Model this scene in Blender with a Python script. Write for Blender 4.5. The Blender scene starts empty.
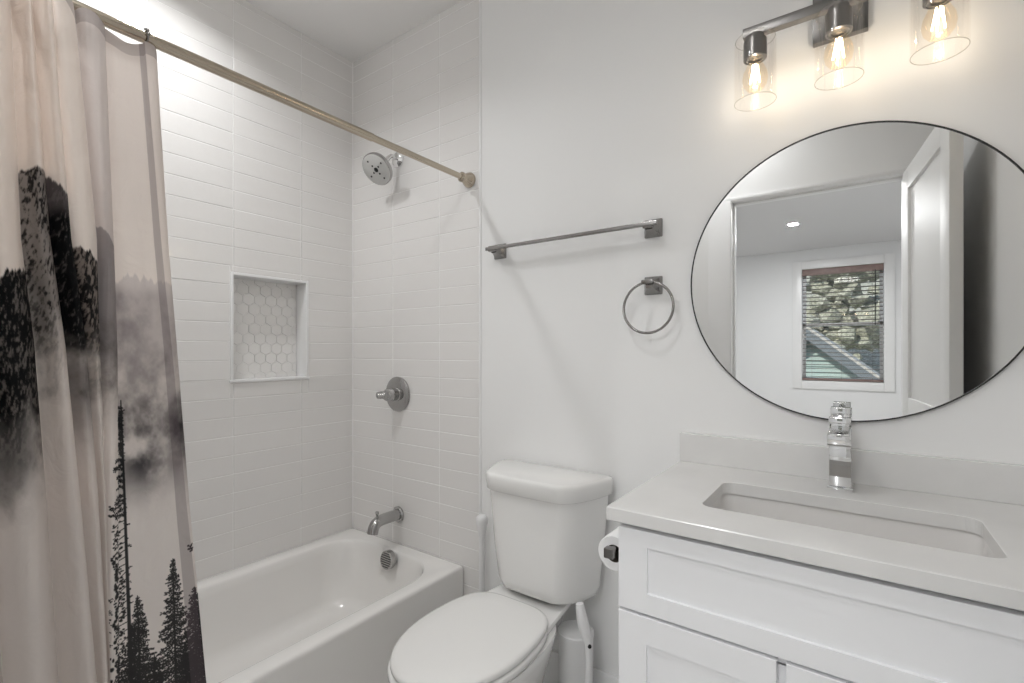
import bpy, bmesh, math, random
import numpy as np
from mathutils import Vector, Matrix

random.seed(7)
rng = np.random.default_rng(11)
S = bpy.context.scene
C = S.collection
PI = math.pi

# ------------------------------------------------------------------ camera
F_PX, HY, YAW = 482.154, 351.15, math.radians(35.6663)
CAM = Vector((2.1047, -1.5327, 1.25))
cd = bpy.data.cameras.new('camera')
cd.sensor_fit = 'HORIZONTAL'; cd.sensor_width = 36.0
cd.lens = F_PX * 36.0 / 1024.0
cd.shift_y = (HY - 341.5) / 1024.0
cd.clip_start = 0.01; cd.clip_end = 200
cam = bpy.data.objects.new('camera', cd); C.objects.link(cam)
cam.location = CAM; cam.rotation_euler = (PI / 2, 0, YAW)
S.camera = cam

# ------------------------------------------------------------------ sky, sun, exposure
w = bpy.data.worlds.new('sky'); S.world = w; w.use_nodes = True
wn = w.node_tree.nodes; wl = w.node_tree.links; wn.clear()
sky = wn.new('ShaderNodeTexSky'); sky.sky_type = 'NISHITA'; sky.sun_disc = False
sky.sun_elevation = math.radians(42); sky.sun_rotation = math.radians(-60)
bgn = wn.new('ShaderNodeBackground'); bgn.inputs[1].default_value = 0.22
wo = wn.new('ShaderNodeOutputWorld')
wl.new(sky.outputs[0], bgn.inputs[0]); wl.new(bgn.outputs[0], wo.inputs[0])
sl = bpy.data.lights.new('sun', 'SUN'); sl.energy = 3.2; sl.angle = 0.01; sl.color = (1, .94, .85)
so = bpy.data.objects.new('sun', sl); C.objects.link(so)
so.rotation_euler = Vector((0.30, -0.74, -0.60)).to_track_quat('-Z', 'Y').to_euler()
S.view_settings.view_transform = 'Standard'; S.view_settings.look = 'None'
S.view_settings.exposure = 0.27; S.view_settings.gamma = 1.0
S.view_settings.use_curve_mapping = False
S.cycles.max_bounces = 10; S.cycles.diffuse_bounces = 6; S.cycles.glossy_bounces = 6
S.cycles.transmission_bounces = 8; S.cycles.transparent_max_bounces = 16
S.cycles.caustics_reflective = False; S.cycles.caustics_refractive = False
S.cycles.use_denoising = True

# lamp strengths (watts); built with their fixtures; bath and flush lamps are added fill
W_TUB, W_BATH_FILL, W_BED, W_FLUSH_FILL, W_BULB = 4.9, 3.9, 19.0, 92.0, .33
COL_BATH, COL_BED, COL_BULB = (.985, .993, 1), (.985, .993, 1), (1, .93, .84)

# ------------------------------------------------------------------ materials
def mat(name, col, rough=.5, metal=0.0, coat=0.0, spec=.5, bump=None, var=None, emis=None):
    m = bpy.data.materials.new(name); m.use_nodes = True
    nt = m.node_tree; b = nt.nodes['Principled BSDF']
    b.inputs['Base Color'].default_value = (*col, 1)
    b.inputs['Roughness'].default_value = rough; b.inputs['Metallic'].default_value = metal
    b.inputs['Coat Weight'].default_value = coat; b.inputs['Specular IOR Level'].default_value = spec
    tc = nt.nodes.new('ShaderNodeTexCoord')
    if bump:
        n = nt.nodes.new('ShaderNodeTexNoise'); n.inputs['Scale'].default_value = bump[0]
        n.inputs['Detail'].default_value = 3
        bp = nt.nodes.new('ShaderNodeBump'); bp.inputs['Strength'].default_value = bump[1]
        bp.inputs['Distance'].default_value = bump[2] if len(bump) > 2 else .002
        nt.links.new(tc.outputs['Object'], n.inputs['Vector'])
        nt.links.new(n.outputs['Fac'], bp.inputs['Height']); nt.links.new(bp.outputs[0], b.inputs['Normal'])
    if var:
        n = nt.nodes.new('ShaderNodeTexNoise'); n.inputs['Scale'].default_value = var[0]
        n.inputs['Detail'].default_value = 4
        r = nt.nodes.new('ShaderNodeValToRGB')
        r.color_ramp.elements[0].color = (*var[1], 1); r.color_ramp.elements[1].color = (*var[2], 1)
        r.color_ramp.elements[0].position = .35; r.color_ramp.elements[1].position = .65
        nt.links.new(tc.outputs['Object'], n.inputs['Vector'])
        nt.links.new(n.outputs['Fac'], r.inputs[0]); nt.links.new(r.outputs[0], b.inputs['Base Color'])
    if emis:
        b.inputs['Emission Color'].default_value = (*emis[0], 1); b.inputs['Emission Strength'].default_value = emis[1]
    return m

M = {}
M['paint'] = mat('wall_paint', (.86, .86, .855), .55, bump=(90, .05))
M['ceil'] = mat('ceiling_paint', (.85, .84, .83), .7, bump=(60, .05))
M['trim'] = mat('trim_paint', (.84, .84, .84), .3)
M['door'] = mat('door_paint', (.80, .80, .79), .46, bump=(14, .04))
M['tile'] = mat('glazed_tile', (.80, .785, .77), .24, coat=.2, bump=(22, .12, .003))
M['grout'] = mat('grout', (.88, .875, .865), .7, bump=(200, .1))
M['mosaic'] = mat('mosaic_tile', (.78, .765, .745), .2, coat=.2, bump=(30, .08))
M['porcelain'] = mat('porcelain', (.84, .835, .82), .09, coat=.5)
M['seat'] = mat('seat_plastic', (.82, .815, .80), .22)
M['tub'] = mat('tub_enamel', (.84, .825, .805), .12, coat=.4)
M['chrome'] = mat('chrome', (.80, .80, .80), .04, 1.0)
M['satin'] = mat('satin_nickel', (.27, .262, .255), .22, 1.0, bump=(300, .03))
M['shower'] = mat('brushed_chrome', (.46, .455, .45), .14, 1.0)
M['rod'] = mat('champagne_nickel', (.52, .455, .37), .19, 1.0)
M['fix'] = mat('dark_nickel', (.23, .222, .215), .3, 1.0)
M['black'] = mat('black_rubber', (.015, .015, .015), .5)
M['frame'] = mat('black_metal', (.02, .02, .02), .4)
M['quartz'] = mat('quartz', (.75, .745, .735), .22, coat=.1, var=(7, (.725, .72, .71), (.76, .755, .745)))
M['cab'] = mat('cabinet_lacquer', (.88, .885, .90), .42, bump=(40, .03))
M['plastic'] = mat('white_plastic', (.80, .80, .80), .35)
M['paper'] = mat('tissue_paper', (.86, .86, .86), .95, bump=(250, .2))
M['core'] = mat('cardboard', (.10, .085, .07), .9)
M['floor'] = mat('floor_tile', (.70, .69, .67), .35, var=(5, (.67, .66, .64), (.73, .72, .70)))
M['carpet'] = mat('carpet', (.62, .60, .57), .95, bump=(300, .4))
M['bedwall'] = mat('bedroom_paint', (.82, .825, .83), .6, bump=(90, .05))
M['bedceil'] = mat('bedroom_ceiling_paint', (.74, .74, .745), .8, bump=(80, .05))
M['blindwood'] = mat('blind_wood', (.27, .19, .175), .45, var=(18, (.25, .175, .16), (.30, .215, .195)))
M['slat'] = mat('blind_slat', (.20, .175, .16), .5, var=(18, (.18, .155, .14), (.23, .20, .18)))
M['cord'] = mat('cord', (.03, .03, .03), .8)
M['siding'] = mat('siding', (.34, .43, .40), .7, bump=(30, .1))
M['roofing'] = mat('shingle', (.30, .29, .27), .9, var=(40, (.42, .40, .36), (.60, .57, .50)))
M['fascia'] = mat('fascia_paint', (.15, .17, .18), .6, bump=(30, .05))
M['leaf'] = mat('hillside_foliage', (.2, .2, .15), .9, var=(13, (.22, .225, .17), (.50, .50, .41)))
M['bark'] = mat('bark', (.12, .10, .08), .9, bump=(40, .5))
M['ground'] = mat('hillside_ground', (.2, .2, .15), .95, var=(9, (.20, .205, .15), (.50, .49, .40)))
M['ring'] = mat('hook_steel', (.25, .24, .23), .25, 1.0)

def lamp_mat(name, col, strength):
    m = bpy.data.materials.new(name); m.use_nodes = True
    nt = m.node_tree; nt.nodes.clear()
    e = nt.nodes.new('ShaderNodeEmission'); e.inputs[0].default_value = (*col, 1); e.inputs[1].default_value = strength
    o = nt.nodes.new('ShaderNodeOutputMaterial'); nt.links.new(e.outputs[0], o.inputs[0])
    return m
M['lens'] = lamp_mat('lamp_lens', (1, .97, .94), 9)
M['filament'] = lamp_mat('glowing_filament', (1, .84, .60), 16)

def glass_mat(name, tint=(1, 1, 1), edge=.6, body=.0, bodycol=(1, 1, 1)):
    # thin clear glass: see-through, stronger reflection at grazing angles
    m = bpy.data.materials.new(name); m.use_nodes = True
    nt = m.node_tree; nt.nodes.clear()
    lw = nt.nodes.new('ShaderNodeLayerWeight'); lw.inputs[0].default_value = .28
    rmp = nt.nodes.new('ShaderNodeMath'); rmp.operation = 'MULTIPLY_ADD'
    rmp.inputs[1].default_value = edge; rmp.inputs[2].default_value = .03
    t = nt.nodes.new('ShaderNodeBsdfTransparent'); t.inputs[0].default_value = (*tint, 1)
    g = nt.nodes.new('ShaderNodeBsdfGlossy'); g.inputs['Roughness'].default_value = .03
    g.inputs[0].default_value = (.9, .9, .9, 1)
    mx = nt.nodes.new('ShaderNodeMixShader'); o = nt.nodes.new('ShaderNodeOutputMaterial')
    nt.links.new(lw.outputs['Fresnel'], rmp.inputs[0]); nt.links.new(rmp.outputs[0], mx.inputs[0])
    nt.links.new(t.outputs[0], mx.inputs[1]); nt.links.new(g.outputs[0], mx.inputs[2])
    nt.links.new(mx.outputs[0], o.inputs[0])
    return m
M['shade'] = glass_mat('shade_glass', (.995, .99, .985), .07)
M['bulb'] = glass_mat('amber_bulb_glass', (1, .95, .87), .07)
M['rim'] = glass_mat('shade_rim_glass', (.88, .87, .85), .4)
M['pane'] = glass_mat('window_glass', (.97, .98, .98), .12)

m = bpy.data.materials.new('mirror_silver'); m.use_nodes = True
b = m.node_tree.nodes['Principled BSDF']; b.inputs['Metallic'].default_value = 1
b.inputs['Base Color'].default_value = (.90, .905, .90, 1); b.inputs['Roughness'].default_value = 0.0
M['mirror'] = m

m = bpy.data.materials.new('printed_fabric'); m.use_nodes = True  # thin cloth lets some light through
nt = m.node_tree; b = nt.nodes['Principled BSDF']; b.inputs['Roughness'].default_value = .75
b.inputs['Specular IOR Level'].default_value = .25
at_ = nt.nodes.new('ShaderNodeAttribute'); at_.attribute_name = 'print'
nt.links.new(at_.outputs['Color'], b.inputs['Base Color'])
trl = nt.nodes.new('ShaderNodeBsdfTranslucent'); nt.links.new(at_.outputs['Color'], trl.inputs[0])
mxf = nt.nodes.new('ShaderNodeMixShader'); mxf.inputs[0].default_value = .45
nt.links.new(b.outputs[0], mxf.inputs[1]); nt.links.new(trl.outputs[0], mxf.inputs[2])
nt.links.new(mxf.outputs[0], nt.nodes['Material Output'].inputs['Surface'])
wv = nt.nodes.new('ShaderNodeTexNoise'); wv.inputs['Scale'].default_value = 14
wv.inputs['Detail'].default_value = 4; wv.inputs['Distortion'].default_value = 1.2
bp = nt.nodes.new('ShaderNodeBump'); bp.inputs['Strength'].default_value = .5; bp.inputs['Distance'].default_value = .018
tc = nt.nodes.new('ShaderNodeTexCoord'); nt.links.new(tc.outputs['Object'], wv.inputs['Vector'])
nt.links.new(wv.outputs['Fac'], bp.inputs['Height']); nt.links.new(bp.outputs[0], b.inputs['Normal'])
M['fabric'] = m

# ------------------------------------------------------------------ object helpers
ORI = {}
def thing(name, label, cat, base, group=None):
    o = bpy.data.objects.new(name, None); C.objects.link(o); o.empty_display_size = .05
    o.location = base; ORI[o] = Vector(base); o['label'] = label; o['category'] = cat
    if group: o['group'] = group
    return o
def mesh_obj(name, me, material, parent=None, base=None, smooth=True, ang=38):
    if smooth:
        me.polygons.foreach_set('use_smooth', [True] * len(me.polygons))
        me.set_sharp_from_angle(angle=math.radians(ang))
    for mm in (material if isinstance(material, (list, tuple)) else [material]):
        me.materials.append(mm)
    o = bpy.data.objects.new(name, me); C.objects.link(o)
    base = ORI[parent] if parent is not None else Vector(base or (0, 0, 0))
    me.transform(Matrix.Translation(-base)); ORI[o] = base
    if parent is not None: o.parent = parent
    else: o.location = base
    return o
def obj(name, bm, material, parent=None, base=None, smooth=True, ang=38):
    bmesh.ops.recalc_face_normals(bm, faces=bm.faces)
    me = bpy.data.meshes.new(name); bm.to_mesh(me); bm.free()
    return mesh_obj(name, me, material, parent, base, smooth, ang)
def tag(o, label, cat, group=None):
    o['label'] = label; o['category'] = cat
    if group: o['group'] = group
    return o
def struct(name, bm, material, parent=None, base=None, **k):
    o = obj(name, bm, material, parent, base, **k)
    if parent is None: o['kind'] = 'structure'
    return o
def copy_tree(o, delta, parent=None):
    c = o.copy(); C.objects.link(c)
    if parent is None: c.location = Vector(o.location) + Vector(delta)
    else: c.parent = parent
    for ch in list(o.children): copy_tree(ch, delta, c)
    return c

def B(): return bmesh.new()
def box(bm, x0, x1, y0, y1, z0, z1, bev=0, seg=2, rot=None, piv=None):
    t = bmesh.new()
    bmesh.ops.create_cube(t, size=1)
    for v in t.verts:
        v.co = Vector((x0 + (v.co.x + .5) * (x1 - x0), y0 + (v.co.y + .5) * (y1 - y0), z0 + (v.co.z + .5) * (z1 - z0)))
    if bev: bmesh.ops.bevel(t, geom=t.edges[:], offset=bev, segments=seg, affect='EDGES', profile=.6)
    if rot is not None:
        p = Vector(piv if piv else ((x0 + x1) / 2, (y0 + y1) / 2, (z0 + z1) / 2))
        t.transform(Matrix.Translation(p) @ rot.to_4x4() @ Matrix.Translation(-p))
    me = bpy.data.meshes.new('t'); t.to_mesh(me); t.free(); bm.from_mesh(me); bpy.data.meshes.remove(me)
    return bm
def frame_of(d):
    d = Vector(d).normalized()
    u = d.cross(Vector((0, 0, 1)) if abs(d.z) < .95 else Vector((1, 0, 0))).normalized()
    return d, u, d.cross(u).normalized()
def loft(bm, rings, cap0=True, cap1=True, closed=True):
    vs = [[bm.verts.new(p) for p in r] for r in rings]
    n = len(vs[0])
    for a, b_ in zip(vs, vs[1:]):
        for i in range(n if closed else n - 1):
            j = (i + 1) % n
            bm.faces.new((a[i], a[j], b_[j], b_[i]))
    if cap0: bm.faces.new(vs[0][::-1])
    if cap1: bm.faces.new(vs[-1])
    return vs
def lathe(bm, o, d, prof, n=32, cap0=True, cap1=True):
    """prof: (distance along axis, radius)"""
    d, u, v = frame_of(d); o = Vector(o)
    rings = [[o + d * t + (u * math.cos(2 * PI * i / n) + v * math.sin(2 * PI * i / n)) * max(r, 1e-5) for i in range(n)] for t, r in prof]
    loft(bm, rings, cap0, cap1); return bm
def cyl(bm, p0, p1, r0, r1=None, n=24):
    p0, p1 = Vector(p0), Vector(p1)
    return lathe(bm, p0, p1 - p0, [(0, r0), ((p1 - p0).length, r0 if r1 is None else r1)], n)
def tube(bm, pts, r, n=14, closed=False):
    pts = [Vector(p) for p in pts]; k = len(pts)
    rr_ = r if isinstance(r, (list, tuple)) else [r] * k
    rings = []; u = None
    for i, p in enumerate(pts):
        if closed: t = pts[(i + 1) % k] - pts[i - 1]
        else: t = pts[min(i + 1, k - 1)] - pts[max(i - 1, 0)]
        t.normalize()
        if u is None: u = frame_of(t)[1]
        u = (u - t * u.dot(t)).normalized(); v = t.cross(u)
        rings.append([p + (u * math.cos(2 * PI * j / n) + v * math.sin(2 * PI * j / n)) * rr_[i] for j in range(n)])
    if closed: rings.append(rings[0])
    loft(bm, rings, not closed, not closed)
    if closed: bmesh.ops.remove_doubles(bm, verts=bm.verts, dist=1e-6)
    return bm
def smooth_path(pts, n=8):
    pts = [Vector(p) for p in pts]; out = []
    for i in range(len(pts) - 1):
        p0, p1, p2, p3 = pts[max(i - 1, 0)], pts[i], pts[i + 1], pts[min(i + 2, len(pts) - 1)]
        for k in range(n):
            t = k / n
            out.append(.5 * ((2 * p1) + (p2 - p0) * t + (2 * p0 - 5 * p1 + 4 * p2 - p3) * t * t + (3 * p1 - p0 - 3 * p2 + p3) * t ** 3))
    out.append(pts[-1]); return out
def rr(x0, x1, y0, y1, z, rad, n=8, m=6):
    """rounded rectangle ring, counter-clockwise; rad = (back-right, back-left, front-left, front-right), y1 = back"""
    if not isinstance(rad, (tuple, list)): rad = (rad,) * 4
    cs = [(x1, y1, 0, -1, -1), (x0, y1, 1, 1, -1), (x0, y0, 2, 1, 1), (x1, y0, 3, -1, 1)]
    arcs = []
    for (cx, cy, q, sx, sy), r in zip(cs, rad):
        a0 = q * PI / 2
        arcs.append([Vector((cx + sx * r + r * math.cos(a0 + PI / 2 * i / n), cy + sy * r + r * math.sin(a0 + PI / 2 * i / n), z)) for i in range(n + 1)])
    out = []
    for k in range(4):
        out += arcs[k]
        a, b_ = arcs[k][-1], arcs[(k + 1) % 4][0]
        out += [a.lerp(b_, i / m) for i in range(1, m)]
    return out
def ray_at(u, v, x=None, y=None, z=None):
    """point of the place seen at a photo position on a given vertical or level plane"""
    a = (u - 512) / F_PX; b_ = (HY - v) / F_PX; c, s = math.cos(YAW), math.sin(YAW)
    d = Vector((-s + a * c, c + a * s, b_))
    t = (x - CAM.x) / d.x if x is not None else (y - CAM.y) / d.y if y is not None else (z - CAM.z) / d.z
    return CAM + d * t

XR, YF, ZC, TH = 2.478, -1.524, 2.732, .12        # right wall, door wall, ceiling, wall thickness
DX0, DX1, DZ = 1.502, 2.285, 2.124                # door opening
BX0, BX1, BY, BZ = -.4, 3.3, -5.1, 2.44           # bedroom shell
WX0, WX1, WZ0, WZ1 = 1.566, 2.334, .905, 2.21     # bedroom window opening
NY0, NY1, NZ0, NZ1 = -.582, -.2585, 1.131, 1.567  # niche
TX = .838                                         # tile edge on the back wall

# ------------------------------------------------------------------ room shell
struct('floor', box(B(), -.1, XR + .1, YF - TH, .1, -.05, 0), M['floor'], smooth=False)
struct('ceiling', box(B(), -.1, XR + .1, YF - TH, .1, ZC, ZC + .06), M['ceil'], smooth=False)
bm = B(); box(bm, -.12, XR + .1, .003, .12, 0, ZC)
struct('wall_back', bm, M['paint'], smooth=False)
bm = B()
for y0, y1, z0, z1 in ((YF, NY0 - .011, 0, ZC), (NY1 + .011, .0, 0, ZC), (NY0 - .011, NY1 + .011, 0, NZ0 - .011), (NY0 - .011, NY1 + .011, NZ1 + .011, ZC)):
    box(bm, -.09, -.0013, y0, y1, z0, z1)
box(bm, -.14, -.095, YF, .0, 0, ZC)
struct('wall_left', bm, M['grout'], smooth=False)
struct('wall_right', box(B(), XR, XR + .1, YF - TH, .1, 0, ZC), M['paint'], smooth=False)
bm = B()
box(bm, -.1, DX0 - .011, YF - TH, YF, 0, ZC); box(bm, DX1 + .011, XR, YF - TH, YF, 0, ZC); box(bm, DX0 - .011, DX1 + .011, YF - TH, YF, DZ + .011, ZC)
struct('wall_front', bm, M['paint'], smooth=False)

PZ = .0785; ZL0 = 1.25 + 7.502 * PZ               # row pitch and one grout height
def rows(full=False):
    k = math.ceil((ZC - ZL0) / PZ) + 1
    z = ZL0 + k * PZ
    while z > (.0 if full else .3):
        yield max(z - PZ, 0.0 if full else .34), min(z, ZC)
        z -= PZ
def tile(bm, f, a0, a1, z0, z1):
    """one glazed tile with eased edges; f(a, z, depth) -> point"""
    g, e, dp = .0013, .0016, .006
    if a1 - a0 < .005 or z1 - z0 < .005: return
    a0 += g; a1 -= g; z0 += g; z1 -= g
    t = [random.uniform(-.0006, .0006) for _ in range(4)]
    o = [bm.verts.new(f(*p)) for p in ((a0, z0, 0), (a1, z0, 0), (a1, z1, 0), (a0, z1, 0))]
    md = [bm.verts.new(f(a, z, dp - .0012 + q)) for (a, z), q in zip(((a0, z0), (a1, z0), (a1, z1), (a0, z1)), t)]
    i = [bm.verts.new(f(a, z, dp + q)) for (a, z), q in zip(((a0 + e, z0 + e), (a1 - e, z0 + e), (a1 - e, z1 - e), (a0 + e, z1 - e)), t)]
    for p, q in ((o, md), (md, i)):
        for k in range(4): bm.faces.new((p[k], p[(k + 1) % 4], q[(k + 1) % 4], q[k]))
    bm.faces.new(i)
# left wall tiling, cut round the niche
bm = B()
cols = [0, -.2817] + [-.2817 - .3003 * k for k in range(1, 5)] + [YF]
hz0, hz1, hy0, hy1 = NZ0 - .012, NZ1 + .012, NY0 - .012, NY1 + .012
for c1, c0 in zip(cols, cols[1:]):
    for z0, z1 in rows():
        if z1 <= z0: continue
        f = lambda a, z, d: Vector((-.006 + d, a, z))
        if c1 <= hy0 or c0 >= hy1 or z1 <= hz0 or z0 >= hz1: tile(bm, f, c0, c1, z0, z1); continue
        if c0 < hy0: tile(bm, f, c0, hy0, z0, z1)
        if c1 > hy1: tile(bm, f, hy1, c1, z0, z1)
        m0, m1 = max(c0, hy0), min(c1, hy1)
        if z0 < hz0: tile(bm, f, m0, m1, z0, hz0)
        if z1 > hz1: tile(bm, f, m0, m1, hz1, z1)
o = obj('wall_left_tiles', bm, M['tile'], smooth=False); o['kind'] = 'structure'
bm = B()
cols = [0.0, .3065, .613, TX]
for a0, a1 in zip(cols, cols[1:]):
    for z0, z1 in rows(a0 > .6):
        if z1 > z0: tile(bm, lambda a, z, d: Vector((a, .006 - d, z)), a0, a1, z0, z1)
o = obj('wall_back_tiles', bm, M['tile'], smooth=False); o['kind'] = 'structure'
struct('wall_back_grout', box(B(), 0, TX, .0013, .0085, 0, ZC), M['grout'], smooth=False)
struct('trim_6', box(B(), .0, .0035, -.0035, .0, .35, ZC), M['grout'], smooth=False)
struct('trim_1', box(B(), TX, TX + .010, -.0015, .0085, 0, ZC, .001), M['trim'])
# niche: lining, frame of slim edging, hexagon mosaic back
bm = B(); e = .012
box(bm, -.09, .004, NY0 - e, NY0, NZ0 - e, NZ1 + e, .0025); box(bm, -.09, .004, NY1, NY1 + e, NZ0 - e, NZ1 + e, .0025)
box(bm, -.09, .004, NY0, NY1, NZ1, NZ1 + e, .0025); box(bm, -.09, .006, NY0 - .016, NY1 + .016, NZ0 - e, NZ0, .0025)
struct('trim_2', bm, M['trim'])
bm = B(); box(bm, -.097, -.0835, NY0, NY1, NZ0, NZ1)
struct('wall_niche_grout', bm, M['grout'], smooth=False)
bm = B(); hr = .029
r3 = math.sqrt(3)
for i in range(-1, 9):
    for j in range(-1, 12):
        cy = NY0 + i * hr * r3 + (j % 2) * hr * r3 / 2; cz = NZ0 + j * hr * 1.5
        for (dy, dz) in ((0, 0),):
            ring = [(cy + (hr - .0006) * math.sin(PI / 3 * k), cz + (hr - .0006) * math.cos(PI / 3 * k)) for k in range(6)]
            ring = [(min(max(y, NY0 + .001), NY1 - .001), min(max(z, NZ0 + .001), NZ1 - .001)) for y, z in ring]
            if max(y for y, z in ring) - min(y for y, z in ring) < .006 or max(z for y, z in ring) - min(z for y, z in ring) < .006: continue
            tl = random.uniform(-.0002, .0002)
            cyc = sum(y for y, z in ring) / 6; czc = sum(z for y, z in ring) / 6
            lo = [Vector((-.084, y, z)) for y, z in ring]
            hi = [Vector((-.081 + tl * k, cyc + (y - cyc) * .97, czc + (z - czc) * .97)) for k, (y, z) in enumerate(ring)]
            try: loft(bm, [lo, hi], False, True)
            except ValueError: pass
o = obj('wall_niche_mosaic', bm, M['mosaic'], smooth=False); o['kind'] = 'structure'

# baseboards
struct('baseboard_back', box(B(), TX + .012, 1.679, -.012, .003, 0, .15, .003), M['trim'])
struct('baseboard_right', box(B(), XR - .012, XR, YF, -.56, 0, .13, .003), M['trim'])
struct('baseboard_front', box(B(), .85, 1.40, YF, YF + .012, 0, .13, .003), M['trim'])

# doorway lining and casing
bm = B()
box(bm, DX0 - .012, DX0, YF - TH - .01, YF + .01, 0, DZ, .002); box(bm, DX1, DX1 + .012, YF - TH - .01, YF + .01, 0, DZ, .002)
box(bm, DX0 - .012, DX1 + .012, YF - TH - .01, YF + .01, DZ, DZ + .012, .002)
box(bm, DX0 - .001, DX0 + .012, YF - .075, YF - .04, 0, DZ, .002); box(bm, DX0, DX1, YF - .075, YF - .04, DZ - .012, DZ, .002)
struct('trim_3', bm, M['trim'])
bm = B()
box(bm, DX0 - .127, DX0 - .004, YF, YF + .016, 0, DZ + .004, .002)
box(bm, DX0 - .127, DX1 + .05, YF, YF + .012, DZ + .004, DZ + .021, .003)
box(bm, DX1 + .008, DX1 + .05, YF, YF + .016, 0, DZ + .004, .002)
struct('trim_4', bm, M['trim'])
bm = B()
box(bm, DX0 - .10, DX0 - .004, YF - TH - .018, YF - TH, 0, DZ + .1, .002); box(bm, DX1 + .004, DX1 + .1, YF - TH - .018, YF - TH, 0, DZ + .1, .002)
box(bm, DX0 - .10, DX1 + .10, YF - TH - .018, YF - TH, DZ + .004, DZ + .1, .002)
struct('trim_5', bm, M['trim'])
# open door leaf: built flat along +y from the hinge, then swung
hx, hy_ = DX1 - .002, YF + .004
rotd = Matrix.Rotation(math.atan2(-(2.370 - hx), (-.745 - hy_)), 3, 'Z')
W_, TK = .757, .038
def leafbox(bm, a0, a1, x0, x1, z0, z1, bev=0):
    return box(bm, hx + x0, hx + x1, hy_ + a0, hy_ + a1, z0, z1, bev, rot=rotd, piv=(hx, hy_, 0))
bm = B()
leafbox(bm, 0, .115, 0, TK, .012, DZ - .004, .0015); leafbox(bm, W_ - .115, W_, 0, TK, .012, DZ - .004, .0015)
leafbox(bm, .115, W_ - .115, 0, TK, .012, .25, .0015); leafbox(bm, .115, W_ - .115, 0, TK, DZ - .105, DZ - .004, .0015)
leafbox(bm, .115, W_ - .115, 0, TK, .90, 1.03, .0015)
d1 = struct('door_1', bm, M['door'], base=(hx, hy_, 0))
bm = B(); leafbox(bm, .11, W_ - .11, .012, TK - .012, .2, DZ - .1); 
obj('panel', bm, M['door'], d1)
bm = B()
for sgn, xx in ((-1, 0), (1, TK)):
    t = B(); lathe(t, (hx + xx, hy_ + W_ - .06, .93), (sgn, 0, 0), [(0, .03), (.006, .03), (.008, .012), (.035, .012), (.045, .026), (.062, .026), (.068, .015)], 24)
    p = Vector((hx, hy_, 0)); t.transform(Matrix.Translation(p) @ rotd.to_4x4() @ Matrix.Translation(-p))
    me = bpy.data.meshes.new('t'); t.to_mesh(me); t.free(); bm.from_mesh(me); bpy.data.meshes.remove(me)
obj('knob', bm, M['satin'], d1)

# ------------------------------------------------------------------ bedroom beyond the door, seen in the mirror
struct('floor_bedroom', box(B(), BX0, BX1, BY - .1, YF - TH, -.05, 0), M['carpet'], smooth=False)
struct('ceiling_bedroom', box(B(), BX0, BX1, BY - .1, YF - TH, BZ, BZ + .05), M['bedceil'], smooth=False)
struct('wall_bedroom_left', box(B(), BX0 - .1, BX0, BY - .1, YF - TH, 0, BZ), M['bedwall'], smooth=False)
struct('wall_bedroom_right', box(B(), BX1, BX1 + .1, BY - .1, YF - TH, 0, BZ), M['bedwall'], smooth=False)
bm = B()
box(bm, -.1 + BX0, 0, YF - TH, YF - TH + .1, 0, BZ); box(bm, XR, BX1 + .1, YF - TH, YF - TH + .1, 0, BZ)
struct('wall_bedroom_front', bm, M['bedwall'], smooth=False)
bm = B()
box(bm, BX0, WX0, BY - .12, BY, 0, BZ); box(bm, WX1, BX1, BY - .12, BY, 0, BZ)
box(bm, WX0, WX1, BY - .12, BY, 0, WZ0); box(bm, WX0, WX1, BY - .12, BY, WZ1, BZ)
struct('wall_bedroom_back', bm, M['bedwall'], smooth=False)
cw = .094
bm = B()
box(bm, WX0 - cw, WX0, BY, BY + .02, WZ0 - cw, WZ1 + cw, .003); box(bm, WX1, WX1 + cw, BY, BY + .02, WZ0 - cw, WZ1 + cw, .003)
box(bm, WX0, WX1, BY, BY + .02, WZ1, WZ1 + cw, .003); box(bm, WX0, WX1, BY, BY + .02, WZ0 - cw, WZ0, .003)
win = struct('window_1', bm, M['trim'], base=((WX0 + WX1) / 2, BY, WZ0))
zm = (WZ0 + WZ1) / 2
for (z0, z1, yy) in ((WZ0, zm + .02, BY - .06), (zm - .02, WZ1, BY - .09)):
    bm = B(); f = .036
    box(bm, WX0, WX0 + f, yy - .03, yy, z0, z1, .002); box(bm, WX1 - f, WX1, yy - .03, yy, z0, z1, .002)
    box(bm, WX0, WX1, yy - .03, yy, z0, z0 + f, .002); box(bm, WX0, WX1, yy - .03, yy, z1 - f, z1, .002)
    sh = obj('sash', bm, M['trim'], win)
    obj('pane', box(B(), WX0 + f, WX1 - f, yy - .017, yy - .013, z0 + f, z1 - f), M['pane'], sh, smooth=False)
bl = thing('window_blind', 'open horizontal slatted blind with brown headrail in bedroom window seen in mirror', 'blind', ((WX0 + WX1) / 2, BY - .025, WZ0))
obj('headrail', box(B(), WX0 + .004, WX1 - .004, BY - .05, BY + .004, WZ1 - .075, WZ1 - .002, .004), M['blindwood'], bl)
bm = B(); nsl = 26
for i in range(nsl):
    z = WZ1 - .10 - i * (WZ1 - WZ0 - .15) / (nsl - 1)
    box(bm, WX0 + .008, WX1 - .008, BY - .048, BY - .003, z - .0014, z + .0014, 0, rot=Matrix.Rotation(math.radians(7), 3, 'X'))
obj('slats', bm, M['slat'], bl, smooth=False)
obj('bottom_rail', box(B(), WX0 + .006, WX1 - .006, BY - .05, BY - .002, WZ0 + .006, WZ0 + .03, .003), M['blindwood'], bl)
for x in (WX0 + .10, (WX0 + WX1) / 2, WX1 - .10):
    bm = B(); cyl(bm, (x, BY - .003, WZ0 + .02), (x, BY - .003, WZ1 - .05), .0016, n=6); obj('ladder_cord', bm, M['slat'], bl)
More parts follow.
